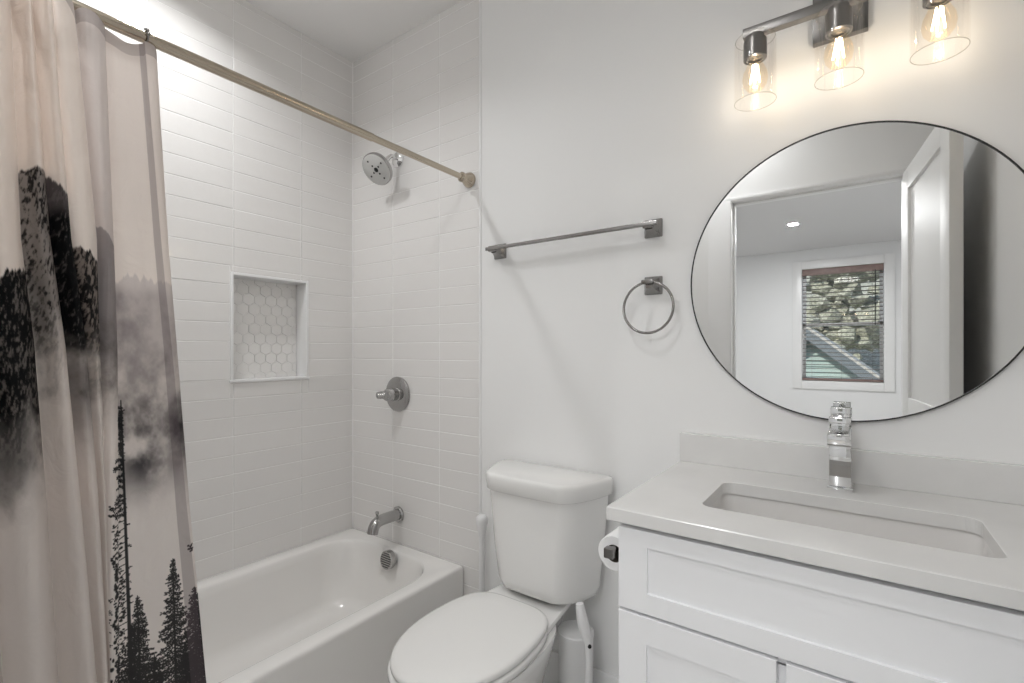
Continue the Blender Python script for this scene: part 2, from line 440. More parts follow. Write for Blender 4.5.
bm = B(); cyl(bm, (WX1 - .075, BY + .003, zm - .02), (WX1 - .075, BY + .003, WZ1 - .06), .0045, n=8); obj('tilt_wand', bm, M['cord'], bl)

def downlight(name, x, y, z, r, watts, col, label, beam=180):
    t = thing(name, label, 'ceiling light', (x, y, z), None)
    bm = B(); lathe(bm, (x, y, z), (0, 0, -1), [(0, r * 1.35), (.004, r * 1.35), (.007, r * 1.28), (.007, r * 1.02), (.002, r)], 36)
    obj('trim_ring', bm, M['trim'], t)
    bm = B(); lathe(bm, (x, y, z - .0065), (0, 0, -1), [(0, r), (.001, r)], 36)
    ln = obj('lens', bm, M['lens'], t)
    l = bpy.data.lights.new('downlight_lamp', 'AREA'); l.shape = 'DISK'; l.size = 2 * r; l.energy = watts; l.color = col; l.spread = math.radians(beam)
    lo = bpy.data.objects.new('downlight_lamp', l); C.objects.link(lo); lo.parent = t; lo.location = (0, 0, -.011)
    return t
downlight('recessed_light', 1.614, -3.65, BZ, .04, W_BED, COL_BED, 'round recessed ceiling light glowing in bedroom ceiling seen in mirror')
fl = thing('flush_fill_light', 'added unseen round flush fill light in the bedroom just outside the bathroom doorway', 'ceiling light', (1.95, -2.45, BZ))  # added fixture, out of view: soft fill through the doorway
bm = B(); lathe(bm, (1.95, -2.45, BZ), (0, 0, -1), [(0, .20), (.02, .20), (.024, .195)], 48); obj('pan', bm, M['trim'], fl)
bm = B(); lathe(bm, (1.95, -2.45, BZ - .024), (0, 0, -1), [(0, .185), (.012, .183), (.028, .16), (.036, .10), (.038, .01)], 48); obj('diffuser', bm, M['lens'], fl)
l = bpy.data.lights.new('flush_fill_lamp', 'AREA'); l.shape = 'DISK'; l.size = .36; l.energy = W_FLUSH_FILL; l.color = COL_BED
lo = bpy.data.objects.new('flush_fill_lamp', l); C.objects.link(lo); lo.parent = fl; lo.location = (0, 0, -.045)
downlight('recessed_light', .365, -.92, ZC, .045, W_TUB, COL_BATH, 'round recessed ceiling light above the bathtub', 140)
downlight('recessed_light', 1.45, -1.25, ZC, .075, W_BATH_FILL, COL_BATH, 'added unseen recessed fill light above the bathroom floor between tub and doorway', 156)  # added lamp, out of view: fill for curtain and lower room

# outdoors
gx = 1.166
h = thing('neighbour_house', 'gabled house with blue-green siding outside the bedroom window seen in mirror', 'house', (gx, -11.6, 0))
sl_ = (.617 - 1.786) / (2.555 - gx); xe = gx + 2.6; ze = 1.7 + sl_ * 2.6
bm = B()
zlist = [-3 + .13 * i for i in range(60)]
for z in zlist:       # lap siding courses following the gable outline
    zt = min(z + .13, 1.62)
    if z >= 1.6: break
    hw = lambda zz: min(2.5, (1.66 - zz) / -sl_)
    a, c_ = hw(z), hw(zt)
    v = [bm.verts.new(p) for p in ((gx - a, -11.58, z), (gx + a, -11.58, z), (gx + c_, -11.62, zt), (gx - c_, -11.62, zt))]; bm.faces.new(v)
    v = [bm.verts.new(p) for p in ((gx - a, -11.62, z), (gx - a, -11.58, z), (gx + a, -11.58, z), (gx + a, -11.62, z))]; bm.faces.new(v)
box(bm, gx - 2.45, gx + 2.45, -15.5, -11.66, -3, -.55)
obj('wall', bm, M['siding'], h, smooth=False)
for sg in (-1, 1):
    n = Vector((-sl_, 0, 1)).normalized() if sg > 0 else Vector((sl_, 0, 1)).normalized()
    def slab(y0, y1, t0, t1, mt, nm, ext=.03):
        bm = B()
        A_ = Vector((gx - sg * 0, 0, 1.80)); E_ = Vector((gx + sg * 2.75, 0, 1.80 + sl_ * 2.75))
        rings = []
        for y in (y0, y1):
            rings.append([Vector((p.x, y, p.z + q)) for p, q in ((A_, t1), (E_, t1), (E_, t0), (A_, t0))])
        loft(bm, rings); obj(nm, bm, mt, h, smooth=False)
    slab(-15.6, -11.28, -.05, .02, M['roofing'], 'roof')
    slab(-11.30, -11.24, -.30, -.05, M['fascia'], 'fascia')
    slab(-11.6, -11.30, -.12, -.07, M['fascia'], 'soffit')
bm = B()
gv = [[bm.verts.new((x, y, -3 + max(0, (-14 - y)) * .42 + .25 * math.sin(x * .7 + y * .3))) for x in np.linspace(-16, 18, 24)] for y in np.linspace(-5.3, -40, 26)]
for r0, r1 in zip(gv, gv[1:]):
    for i in range(23): bm.faces.new((r0[i], r0[i + 1], r1[i + 1], r1[i]))
g = obj('hillside', bm, M['ground']); g['kind'] = 'structure'
def tree(x, y, z, hgt, rad, label):
    t = thing('hillside_tree', label, 'tree', (x, y, z), 'trees on the hillside outside the bedroom window')
    bm = B(); cyl(bm, (x, y, z), (x, y, z + hgt * .6), .12, .06, 10); obj('trunk', bm, M['bark'], t)
    bm = B()
    for k in range(230):
        q = Vector((random.gauss(0, .42), random.gauss(0, .42), random.uniform(-.75, .85)))
        q *= 1.0 / max(1, q.length)
        c_ = Vector((x, y, z + hgt * .52)) + Vector((q.x * rad, q.y * rad, q.z * hgt * .50))
        mt = Matrix.Translation(c_) @ Matrix.Rotation(random.uniform(0, 6), 4, 'Z') @ Matrix.Diagonal((1, 1, random.uniform(.6, 1), 1))
        bmesh.ops.create_icosphere(bm, subdivisions=1, radius=random.uniform(.10, .26) * rad, matrix=mt)
    for v in bm.verts: v.co += Vector((random.uniform(-1, 1), random.uniform(-1, 1), random.uniform(-1, 1))) * .07
    obj('crown', bm, M['leaf'], t, smooth=False)
for i, x in enumerate((-2.6, 1.5, 5.6)):
    y = -19 - (i % 2) * 1.5
    tree(x, y, -3 + (-14 - y) * .42, 8.5, 1.75, 'leafy grey-green tree on the hillside outside bedroom window seen in mirror')

# ------------------------------------------------------------------ bathtub
tx0, tx1, ty0, ty1 = .002, .758, YF + .006, -.002
bm = B()
def trr(ins, z, r=.01): return rr(tx0 + ins, tx1 - ins, ty0 + ins, ty1 - ins, z, r, 8, 10)
def inn(x0, x1, y0, y1, z, r): return rr(x0, x1, y0, y1, z, r, 8, 10)
R_ = (.15, .15, .17, .17)
rings = [trr(.0, 0.0), trr(.0, .335, .01), trr(.001, .343, .011), trr(.005, .348, .014), trr(.012, .350, .02),
         inn(.072, .698, -1.455, -.066, .350, (.18, .15, .16, .16)), inn(.078, .692, -1.449, -.072, .348, (.165, .15, .16, .16)),
         inn(.084, .685, -1.442, -.079, .340, (.16, .15, .16, .16)), inn(.09, .684, -1.43, -.086, .31, R_),
         inn(.105, .665, -1.38, -.105, .20, R_), inn(.12, .648, -1.33, -.125, .11, R_), inn(.14, .625, -1.29, -.15, .075, R_),
         inn(.18, .585, -1.24, -.20, .058, (.12,) * 4), inn(.28, .48, -1.1, -.33, .052, (.09,) * 4)]
loft(bm, rings, False, True)
tub = obj('bathtub', bm, M['tub'], base=(.38, -.76, 0), ang=50)
tag(tub, 'white alcove bathtub with flat apron beside the toilet', 'bathtub')
p = ray_at(388, 560, y=-.108)
ov = thing('overflow_plate', 'round slotted chrome overflow plate on the inner end of the bathtub', 'overflow plate', p + Vector((0, .012, 0)))
dn = Vector((0, -1, .12)).normalized(); _, ou, ovv = frame_of(dn)
bm = B(); lathe(bm, p + Vector((0, .012, 0)), dn, [(0, .040), (.022, .040), (.025, .037), (.0255, .0)], 36, cap1=False); obj('plate', bm, M['shower'], ov)
bm = B(); c0 = p + Vector((0, .012, 0)) + dn * .0265
for k in range(-3, 4):
    z = k * .0095; hw = math.sqrt(.034 ** 2 - z * z) * .92
    q = c0 - dn * .0012 + ovv * z; cyl(bm, q + ou * hw, q - ou * hw, .0021, n=6)
obj('slots', bm, M['black'], ov)

# tub spout
sx, sz = .350, .484
sp = thing('tub_spout', 'chrome tub spout with diverter knob on tiled wall above bathtub', 'spout', (sx, 0, sz))
bm = B(); lathe(bm, (sx, -.0005, sz), (0, -1, 0), [(0, .036), (.008, .036), (.012, .032), (.012, .02)], 32); obj('flange', bm, M['shower'], sp)
bm = B()
path = smooth_path([(sx, -.008, sz), (sx, -.07, sz + .001), (sx, -.115, sz - .001), (sx, -.142, sz - .016), (sx, -.152, sz - .048)], 6)
tube(bm, path, [.0255 - .0015 * i / len(path) for i in range(len(path))], 24); obj('body', bm, M['shower'], sp)
bm = B(); lathe(bm, (sx, -.125, sz + .018), (0, -.1, 1), [(0, .005), (.012, .005), (.016, .008), (.026, .0085), (.028, .006)], 16); obj('diverter_knob', bm, M['shower'], sp)

# shower valve
vx, vz = .345, 1.048
va = thing('shower_valve', 'round chrome shower valve with lever handle on tiled wall', 'valve', (vx, 0, vz))
bm = B(); lathe(bm, (vx, -.0005, vz), (0, -1, 0), [(0, .082), (.005, .082), (.010, .076), (.012, .03)], 48); obj('plate', bm, M['shower'], va)
bm = B(); lathe(bm, (vx, -.010, vz), (0, -1, 0), [(0, .033), (.006, .033), (.008, .029), (.028, .028), (.03, .031), (.036, .031), (.038, .028), (.06, .027), (.068, .022), (.071, .012)], 32); obj('hub', bm, M['shower'], va)
bm = B(); path = [(vx - .002, -.060, vz), (vx - .016, -.076, vz), (vx - .026, -.090, vz - .001), (vx - .035, -.102, vz - .002)]
tube(bm, smooth_path(path, 5), [.018] * 5 + [.0175] * 5 + [.0165] * 3 + [.014, .0105] + [.005], 16); obj('lever', bm, M['shower'], va)

# shower arm and head
ax, az = .345, 2.152
shd = thing('wall_shower', 'round chrome shower head on short arm high on tiled wall', 'shower', (ax, 0, az))
bm = B(); lathe(bm, (ax, -.0005, az), (0, -1, 0), [(0, .037), (.004, .037), (.014, .022), (.016, .013)], 32); obj('flange', bm, M['chrome'], shd)
hd = Vector((.10, -.74, -.64)).normalized(); hc = Vector((ax, -.122, 2.070))
bm = B(); path = smooth_path([(ax, -.01, az), (ax, -.045, az + .002), hc - hd * .05, hc - hd * .03], 6); tube(bm, path, .0095, 16); obj('arm', bm, M['chrome'], shd)
bm = B(); lathe(bm, hc - hd * .045, hd, [(0, .011), (.004, .018), (.018, .018), (.022, .03), (.03, .064), (.034, .072), (.050, .073), (.053, .071)], 48); hb = obj('head', bm, M['shower'], shd)
_, hu, hv = frame_of(hd)
bm = B(); lathe(bm, hc + hd * .0078, hd, [(0, .069), (.0015, .067)], 48); hf = obj('face', bm, mat('face_nickel', (.62, .62, .61), .45, .6), hb)
bm = B(); fc = hc + hd * .0092
lathe(bm, fc, hd, [(0, .011), (.0015, .009)], 16)
for k in range(4):
    a = k * PI / 2 + .5
    lathe(bm, fc + (hu * math.cos(a) + hv * math.sin(a)) * .022, hd, [(0, .0045), (.0015, .004)], 10)
    a += PI / 4
    lathe(bm, fc + (hu * math.cos(a - .78) + hv * math.sin(a - .78)) * .048, hd, [(0, .0045), (.0015, .004)], 10)
obj('nozzles', bm, M['black'], hf)

# ------------------------------------------------------------------ curtain rod, hook and curtain
RX, RZ = .789, 1.962
rd = thing('curtain_rod', 'satin nickel telescoping shower curtain rod spanning above the tub front', 'rod', (RX, 0, RZ))
bm = B(); cyl(bm, (RX, YF + .004, RZ), (RX, -.50, RZ), .0135, n=28); obj('outer_tube', bm, M['rod'], rd)
bm = B(); cyl(bm, (RX, -.52, RZ), (RX, -.03, RZ), .0115, n=28); obj('inner_tube', bm, M['rod'], rd)
bm = B(); lathe(bm, (RX, -.0008, RZ), (0, -1, 0), [(0, .031), (.006, .032), (.016, .028), (.034, .019), (.042, .017), (.045, .020), (.054, .020), (.057, .016), (.062, .013)], 36); obj('end_cap', bm, M['rod'], rd)
bm = B(); lathe(bm, (RX, YF + .0008, RZ), (0, 1, 0), [(0, .031), (.006, .032), (.016, .028), (.034, .019), (.045, .020), (.062, .013)], 36); obj('end_cap', bm, M['rod'], rd)

hky = -1.128
hk = thing('curtain_hook', 'dark steel curtain hook over the rod at the curtain corner', 'hook', (RX, hky, RZ))
bm = B(); pts = []
for k in range(13):
    a = math.radians(-70 + 250 * k / 12); pts.append((RX + .0175 * math.cos(a), hky, RZ + .0175 * math.sin(a)))
pts = [(RX + .012, hky + .004, RZ - .045), (RX + .014, hky + .002, RZ - .03)] + pts[::1]
tube(bm, smooth_path(pts, 3), .0019, 8); obj('wire', bm, M['ring'], hk)
bm = B()
for k in range(5):
    a = math.radians(10 + 40 * k); bmesh.ops.create_uvsphere(bm, u_segments=10, v_segments=8, radius=.0042, matrix=Matrix.Translation((RX + .0175 * math.cos(a), hky, RZ + .0175 * math.sin(a))))
obj('roller_balls', bm, M['ring'], hk)

# the printed landscape: value noise helpers
def vnoise(x, y, seed):
    def hsh(i, j): 
        h = (i.astype(np.int64) * 374761393 + j.astype(np.int64) * 668265263 + seed * 1442695041) & 0xffffffff
        h = ((h ^ (h >> 13)) * 1274126177) & 0xffffffff
        return ((h ^ (h >> 16)) & 0xffff) / 65535.0
    i, j = np.floor(x), np.floor(y); fx, fy = x - i, y - j
    fx = fx * fx * (3 - 2 * fx); fy = fy * fy * (3 - 2 * fy)
    return (hsh(i, j) * (1 - fx) + hsh(i + 1, j) * fx) * (1 - fy) + (hsh(i, j + 1) * (1 - fx) + hsh(i + 1, j + 1) * fx) * fy
def fbm(x, y, seed, octv=5):
    a, s, t = 1.0, 0.0, 0.0
    for k in range(octv):
        s = s + a * vnoise(x * 2 ** k, y * 2 ** k, seed + k); t += a; a *= .55
    return s / t
def sstep(a, b_, x):
    t = np.clip((x - a) / (b_ - a), 0, 1); return t * t * (3 - 2 * t)

# folds: (photo column at four heights) of each valley, turned into metres along the rod
VK = np.array([0, 240, 345, 500, 683, 950], float)
BK = [[-66, -60, -52, -45, -36, -28], [-40, -28, -20, -10, 2, 12], [9, 20, 33, 45, 57, 68], [29, 48, 62, 77, 94, 106],
      [50, 70, 85, 97, 106.5, 112], [73, 96, 98.5, 104, 108, 114], [103.5, 113, 117, 118, 119, 121], [159, 172, 180, 191, 207, 226]]
XC = .808
def yz_of(u, v, x=.83):
    p = ray_at(u, v, x=x); return p.y, p.z
ZT, ZB = 1.945, .06
nz = 1150
zs = np.concatenate([np.linspace(ZT, .40, nz), np.linspace(.398, ZB, 80)])
tz = np.clip((ZT - zs) / (ZT - .3), 0, 1)
def valley(bk, vd):
    ys, zz = zip(*[yz_of(u, v, XC + d) for u, v, d in zip(bk, VK, vd)])
    return np.interp(zs, zz[::-1], ys[::-1])
# how far each valley stands out from the rod line, and how far the fold to its right bulges, at the same heights
VD = [[0] * 6, [0] * 6, [.002, 0, 0, 0, 0, 0], [.016, 0, 0, .006, .012, .014], [.052, .030, .016, .016, .014, .014], [.0, .0, .004, .008, .012, .012], [-.004, 0, .004, .008, .012, .014], [.006, .004, .006, .01, .014, .018]]
AM = [[.05] * 6, [.07, .074, .08, .088, .092, .09], [.054, .062, .074, .080, .080, .076], [.050, .052, .052, .048, .042, .038], [.022, .036, .036, .03, .022, .02], [.022, .034, .030, .02, .010, .008], [.066, .05, .03, .014, .005, .004], [0] * 6]
def at_heights(vals):
    zz = [yz_of(90, v)[1] for v in VK]
    return np.interp(zs, zz[::-1], vals[::-1])
VAL = [np.linspace(-1.512, -1.506, len(zs)), np.linspace(-1.476, -1.462, len(zs))] + [valley(b_, d_) for b_, d_ in zip(BK, VD)]
VDZ = [np.zeros(len(zs))] * 2 + [at_heights(d_) for d_ in VD]
AMZ = [np.full(len(zs), .045)] * 2 + [at_heights(d_) for d_ in AM]
ncol = [16, 20, 50, 64, 70, 64, 66, 70, 240]
SKEW = [0, 0, .1, .12, -.15, .1, .05, .22, 0]
cols_y, cols_x = [], []
wob = (fbm(zs * 6, zs * 0 + 3.3, 5, 3) - .5)
NP = 240
for k, n in enumerate(ncol):
    last = k == len(ncol) - 1
    for i in range(n + (1 if last else 0)):
        t = i / n
        if last:      # flat outer panel; past the hem it curls back towards the tub
            q = min(t / .90, 1.0)
            hem = VAL[k + 1] - (.030 * (1 - tz) ** 1.3 + .002)
            y = VAL[k] * (1 - q) + hem * q
            d = VDZ[k] * (1 - q) + VDZ[k + 1] * q + .012 * np.sin(q * PI) * (1 - .4 * tz) + .007 * np.sin(q * 7.5 + tz * 3 + .6) * q * (1 - q) * 2
            d = d + .004 * (fbm(np.full(len(zs), q * 3.0), zs * 5, 91, 3) - .5)
            if t > .90:
                r_ = (t - .90) / .10
                y = hem + (VAL[k + 1] - hem) * math.sin(r_ * PI / 2); d = d - (.004 + .030 * (1 - tz)) * r_ ** 1.3
        else:
            y = VAL[k] * (1 - t) + VAL[k + 1] * t
            ts = t + SKEW[k] * t * (1 - t) * 2
            prof = max(math.sin(PI * min(ts, 1)), 0) ** .5
            d = VDZ[k] * (1 - t) + VDZ[k + 1] * t + AMZ[k] * prof + .008 * wob * prof
            d = d + .006 * (fbm(np.full(len(zs), t * 2.0 + k * 7.1), zs * 4 - t * 2.2, 93, 3) - .5) * prof
        cols_y.append(y); cols_x.append(XC + d)
GY = np.array(cols_y).T; GX = np.array(cols_x).T                     # rows = heights
nr, nc = GY.shape
# light smoothing across the creases so that they read as cloth
for _ in range(4):
    GX[:, 1:-1] = GX[:, 1:-1] * .5 + (GX[:, :-2] + GX[:, 2:]) * .25
GZ = np.repeat(zs[:, None], nc, 1)
# the top hem dips between the hooks and rides up over the folds
j0 = nc - NP - 1
tt = np.linspace(0, 1, NP + 1)
dip = np.zeros(nc)
dip[j0:] = -.009 - .016 * np.sin(np.clip(tt / .86, 0, 1) * PI) - .004 * tt + .014 * np.clip((tt - .84) / .10, 0, 1)
dip[:j0] = np.interp(GX[0, :j0], [.81, .87], [-.004, .022])
GZ = GZ + dip[None, :] * np.clip((GZ - 1.72) / .22, 0, 1)
verts = np.stack([GX, GY, GZ], -1).reshape(-1, 3)
idx = np.arange(nr * nc).reshape(nr, nc)
faces = np.stack([idx[:-1, :-1], idx[1:, :-1], idx[1:, 1:], idx[:-1, 1:]], -1).reshape(-1, 4)
me = bpy.data.meshes.new('shower_curtain')
me.vertices.add(len(verts)); me.vertices.foreach_set('co', verts.astype(np.float32).ravel())
me.loops.add(faces.size); me.loops.foreach_set('vertex_index', faces.astype(np.int32).ravel())
me.polygons.add(len(faces)); me.polygons.foreach_set('loop_start', np.arange(0, faces.size, 4, dtype=np.int32))
me.polygons.foreach_set('loop_total', np.full(len(faces), 4, dtype=np.int32))
me.update(calc_edges=True)

# print: every point of the cloth gets its ink from its place along the rod and its height; some fold shade is painted in
PRINT_Y = [-1.512, -1.44, -1.361, -1.3348, -1.3075, -1.2787, -1.2485, -1.2167, -1.1831, -1.1477, -1.1103, -1.0706, -1.0285, -.9838]
PRINT_U = [-125, -66, 0, 20, 40, 60, 80, 100, 120, 140, 160, 180, 200, 220]
PU = np.interp(GY, PRINT_Y, PRINT_U)                   # along the rod
PV = (1.9825 - GZ) / .0020861                          # downwards
strip = np.zeros(nc, int); q = 0
for k, n in enumerate(ncol):
    m_ = n + (1 if k == len(ncol) - 1 else 0); strip[q:q + m_] = k; q += m_
ST = np.repeat(strip[None, :], nr, 0)
def lin(c): 
    c = np.array(c) / 255.0
    return np.where(c < .04045, c / 12.92, ((c + .055) / 1.055) ** 2.4)
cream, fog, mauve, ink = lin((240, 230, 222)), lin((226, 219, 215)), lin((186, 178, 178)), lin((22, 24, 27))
col = np.empty((nr, nc, 3)); col[:] = cream
def mixc(mask, c):
    global col
    col = col * (1 - mask[..., None]) + np.array(c) * mask[..., None]
n1 = fbm(PU / 45, PV / 70, 21, 5); n2 = fbm(PU / 9, PV / 12, 31, 5); n3 = fbm(PU / 1.7 + PV / 12, PV / 4.6, 41, 4); n4 = fbm(PU / 22, PV / 30, 51, 5)
# sky to fog, then shade painted on one fold and the panel
mixc(sstep(300, 460, PV + (n1 - .5) * 120) * .75, fog)
mixc((ST == 7) * .55 * (1 - sstep(300, 420, PV)), mauve)  # fold shading painted into the cloth colour
mixc((ST == 8) * .36 * (1 - sstep(110, 360, PV)), lin((176, 164, 160)))  # upper panel painted darker to stand in for its shade
# right-hand panel: far ridge, cloud, dark drifting mist
pn = (ST >= 8)
ridge = 277 + 13 * (fbm(PU / 8, PU * 0 + .5, 61, 5) - .5) * 2 - (PU - 125) * .02
mixc(pn * sstep(-2, 2, PV - ridge) * .55 * (1 - sstep(330, 400, PV)), mauve)
mixc(pn * sstep(278, 296, PV) * (1 - sstep(462, 545, PV + (n4 - .5) * 60)) * (.22 + .62 * sstep(.3, .7, n4 * .6 + n1 * .4)), lin((128, 120, 121)))
mixc((ST <= 3) * sstep(380, 420, PV) * (1 - sstep(450, 510, PV + (n4 - .5) * 60)) * np.clip((34 - PU) / 22, 0, 1) * (.4 + .6 * n4), lin((52, 49, 50)))
mixc(pn * np.exp(-((PV - 430) / 44) ** 2) * sstep(.36, .66, n1 * .5 + n4 * .5 + .12 * np.exp(-((PU - 138) / 14) ** 2)) * .9, lin((70, 66, 68)))
mixc(pn * np.exp(-((PU - 140) / 20) ** 2 - ((PV - 472) / 31) ** 2) * sstep(.2, .6, n4) * .95, lin((58, 56, 60)))
mixc(pn * np.exp(-((PU - 178) / 11) ** 2 - ((PV - 437) / 40) ** 2) * (.35 + .65 * n4) * 1.1, lin((26, 25, 28)))
mixc(sstep(470, 560, PV + (n4 - .5) * 60) * .55, lin((226, 220, 216)))
# rock faces on the folds: (strip, top line, mist line, lightness, contrast)
def rock(sel, top, end, lo, hi, amt=1.0, sc=1.0, lean=0):
    m = sel * sstep(-1.5, 1.5, PV - top) * (1 - sstep(end - 45, end + 45, PV + (n4 - .5) * 110)) * amt
    tex = sstep(.40, .62, n3 * .75 + n2 * .35 - .05 + lean)
    c = np.array(lo)[None, None] * (1 - tex[..., None]) + np.array(hi)[None, None] * tex[..., None]
    global col
    col = col * (1 - m[..., None]) + c * m[..., None]
jag = (fbm(PU / 5, PU * 0 + 9.5, 71, 4) - .5) * 16
rock(ST <= 3, 281 + jag - (PU - 8) * .25, 442, lin((15, 16, 18)), lin((112, 106, 102)), 1, lean=-.055)
rock(ST == 4, 189 + jag * .6, 345, lin((42, 40, 40)), lin((150, 142, 137)), 1, lean=.06)
rock(ST == 5, 190 + jag + (PU - 45) * 1.05, 385, lin((12, 13, 15)), lin((98, 93, 91)), 1, lean=-.14)
mixc((ST == 5) * sstep(-2, 2, PV - (190 + jag + (PU - 45) * 1.05)) * (1 - sstep(213, 230, PV)) * .6, lin((112, 104, 104)))
rock(ST == 6, 254 + jag * .7 + (PU - 75) * .35, 372, lin((32, 31, 31)), lin((138, 127, 120)), 1, lean=-.03)
mixc((ST == 7) * sstep(-1, 1, PV - (226 + (PU - 97) * 1.1 + jag * .5)) * (1 - sstep(330, 400, PV)) * .62, lin((104, 98, 102)))
mixc((ST == 7) * sstep(300, 350, PV) * (1 - sstep(380, 440, PV)) * n2 * .9, lin((80, 74, 74)))
mixc((ST == 5) * sstep(340, 380, PV) * (1 - sstep(400, 470, PV)) * .5 * n4 * 2, lin((110, 102, 102)))
# trees: drawn bough by bough into a fine raster, then taken over by the cloth
U0, U1, V0, V1, SC = 92.0, 218.0, 392.0, 790.0, 4
RW, RH = int((U1 - U0) * SC), int((V1 - V0) * SC)
ras = np.zeros((RH, RW), np.float32)
def dab(u, v, ru, rv=None):
    rv = (rv or ru) * 1.3; ru *= 1.3
    cx_, cy_, a_, b_ = (u - U0) * SC, (v - V0) * SC, max(ru * SC, .8), max(rv * SC, .8)
    x0, x1, y0, y1 = int(cx_ - a_ - 1), int(cx_ + a_ + 2), int(cy_ - b_ - 1), int(cy_ + b_ + 2)
    x0, y0, x1, y1 = max(x0, 0), max(y0, 0), min(x1, RW), min(y1, RH)
    if x0 >= x1 or y0 >= y1: return
    yy, xx = np.mgrid[y0:y1, x0:x1]
    e_ = ((xx - cx_) / a_) ** 2 + ((yy - cy_) / b_) ** 2
    ras[y0:y1, x0:x1] = np.maximum(ras[y0:y1, x0:x1], np.clip(1.6 - 1.2 * e_, 0, 1))
def stroke(u0, v0, u1, v1, r0, r1):
    n_ = int(max(abs(u1 - u0), abs(v1 - v0)) * 2.5) + 2
    for t in np.linspace(0, 1, n_): dab(u0 + (u1 - u0) * t, v0 + (v1 - v0) * t, r0 + (r1 - r0) * t)
def bough(u, v, du, dv, fat, full=1.0):
    n_ = max(int(abs(du) * 1.6), 2)
    for i in range(n_ + 1):
        t = i / n_
        x, y = u + du * t, v + dv * t + 1.2 * math.sin(t * PI) * np.sign(dv + .01)
        dab(x, y, .45)
        if random.random() < full:
            for _ in range(2): dab(x + random.gauss(0, .8), y + random.gauss(.5, 1.0) * fat, random.uniform(.4, 1.0), random.uniform(.3, .7) * fat)
def fir(cx_, top, base, hw, trunk, lean=0.0, step=2.6, full=.85, left=1.0, right=1.0, fat=1.0, p=1.0, skip=.0):
    stroke(cx_, top, cx_ + lean * (base - top), base, .4, trunk)
    v = top + 2
    while v < base:
        k = (v - top) / (base - top); c_ = cx_ + lean * (v - top)
        for sd, am in ((-1, left), (1, right)):
            if random.random() < skip: continue
            L = hw * k ** .8 * am * random.choice((.5, .7, .85, 1.0, 1.15)) + .8
            bough(c_, v, sd * L, L * random.uniform(.10, .45), fat, full)
        v += step * random.uniform(.6, 1.5)
# a tall thin snag with sparse, mostly left-hand boughs
stroke(121.5, 402, 123.5, 470, .5, .9); stroke(123.5, 470, 131.5, 715, .9, 1.9)
for v in np.arange(408, 464, 1.5): bough(121.5 + (v - 402) * .03, v, random.uniform(-3.6, -1.2), random.uniform(0, 1.6), 1.0, .95); 
for v in np.arange(412, 462, 5): bough(122, v, random.uniform(.6, 1.8), .5, .7, .6)
for u, v, L in ((123, 463, 9), (123, 467, 11), (123.5, 472, 13), (124, 478, 9), (124, 485, 7), (124, 492, 8), (124.5, 498, 9), (125, 503, 12), (125, 508, 17), (125, 513, 17), (125.5, 518, 12)):
    bough(u, v, -L, random.uniform(-1, 3.5), 1.25, .95)
for v in np.arange(526, 705, 7.5):
    u = 123.5 + (v - 470) * .034; L = random.uniform(9, 17)
    stroke(u, v, u - L, v + random.uniform(3, 9), .5, .35)
    for _ in range(10): dab(u - L * random.uniform(.3, 1.05), v + random.gauss(6, 2.8), random.uniform(.5, 1.5), random.uniform(.5, 1.3))
    if random.random() < .6: bough(u, v + 3, random.uniform(2, 4), 1.5, .8, .5)
for v in np.arange(562, 705, 3): dab(115 + random.gauss(0, 2.2), v, random.uniform(.5, 2.4), random.uniform(.8, 2.4))
stroke(105.5, 598, 108, 760, .6, 1.5)
for v in np.arange(600, 720, 4): bough(106, v, random.choice((-1, 1)) * random.uniform(1, 3.4), random.uniform(-1.5, 1.5), .8, .6)
fir(137, 608, 780, 28, 1.6, .03, 2.2, .95, fat=1.15, left=.8)
fir(131, 637, 780, 22, 1.2, 0, 2.2, .95)
fir(171, 579, 780, 28, 1.5, .02, 2.7, .9, fat=1.1)
fir(194, 620, 790, 32, 1.4, .02, 2.5, .95, fat=1.15, left=1.05)
fir(203, 620, 790, 24, 1.2, .02, 2.5, .9, left=1.2)
fir(153, 676, 790, 30, 1.2, 0, 2.3, .95, fat=1.15)
fir(184, 680, 790, 24, 1.2, 0, 2.3, .95, fat=1.15)
fir(118, 662, 780, 12, 1.0, 0, 2.5, .8)
for _ in range(14): dab(191 + random.gauss(0, 1.5), 573 + random.gauss(0, 2), random.uniform(.5, 1.2))
ui, vi = (PU - U0) * SC, (PV - V0) * SC
ok_ = (ui > 0) & (ui < RW - 2) & (vi > 0) & (vi < RH - 2)
iu, iv = np.clip(ui, 0, RW - 2).astype(int), np.clip(vi, 0, RH - 2).astype(int)
fu, fv = np.clip(ui, 0, RW - 2) - iu, np.clip(vi, 0, RH - 2) - iv
tree_mask = ((ras[iv, iu] * (1 - fu) + ras[iv, iu + 1] * fu) * (1 - fv) + (ras[iv + 1, iu] * (1 - fu) + ras[iv + 1, iu + 1] * fu) * fv) * ok_
tree_mask = np.maximum(tree_mask, (PV >= V1 - 14) * (PU > 100))
tree_mask *= (ST >= 7)
mixc(np.clip(tree_mask, 0, 1) * .96, ink)
# darker hem bands along the top and the outer edge (doubled cloth)
tcol = np.zeros(nc); tcol[j0:] = tt
mixc(((ZT - zs) < .028)[:, None] * np.ones((1, nc)) * .42, lin((120, 108, 106)))
mixc(np.repeat((((tcol > .73) & (tcol < .90)) * .42)[None], nr, 0), lin((96, 84, 90)))
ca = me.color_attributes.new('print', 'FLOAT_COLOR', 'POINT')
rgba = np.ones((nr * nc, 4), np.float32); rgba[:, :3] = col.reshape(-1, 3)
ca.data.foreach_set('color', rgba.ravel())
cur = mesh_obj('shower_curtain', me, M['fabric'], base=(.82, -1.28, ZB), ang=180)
tag(cur, 'shower curtain printed with misty black mountains and dark fir trees, gathered at left', 'shower curtain')

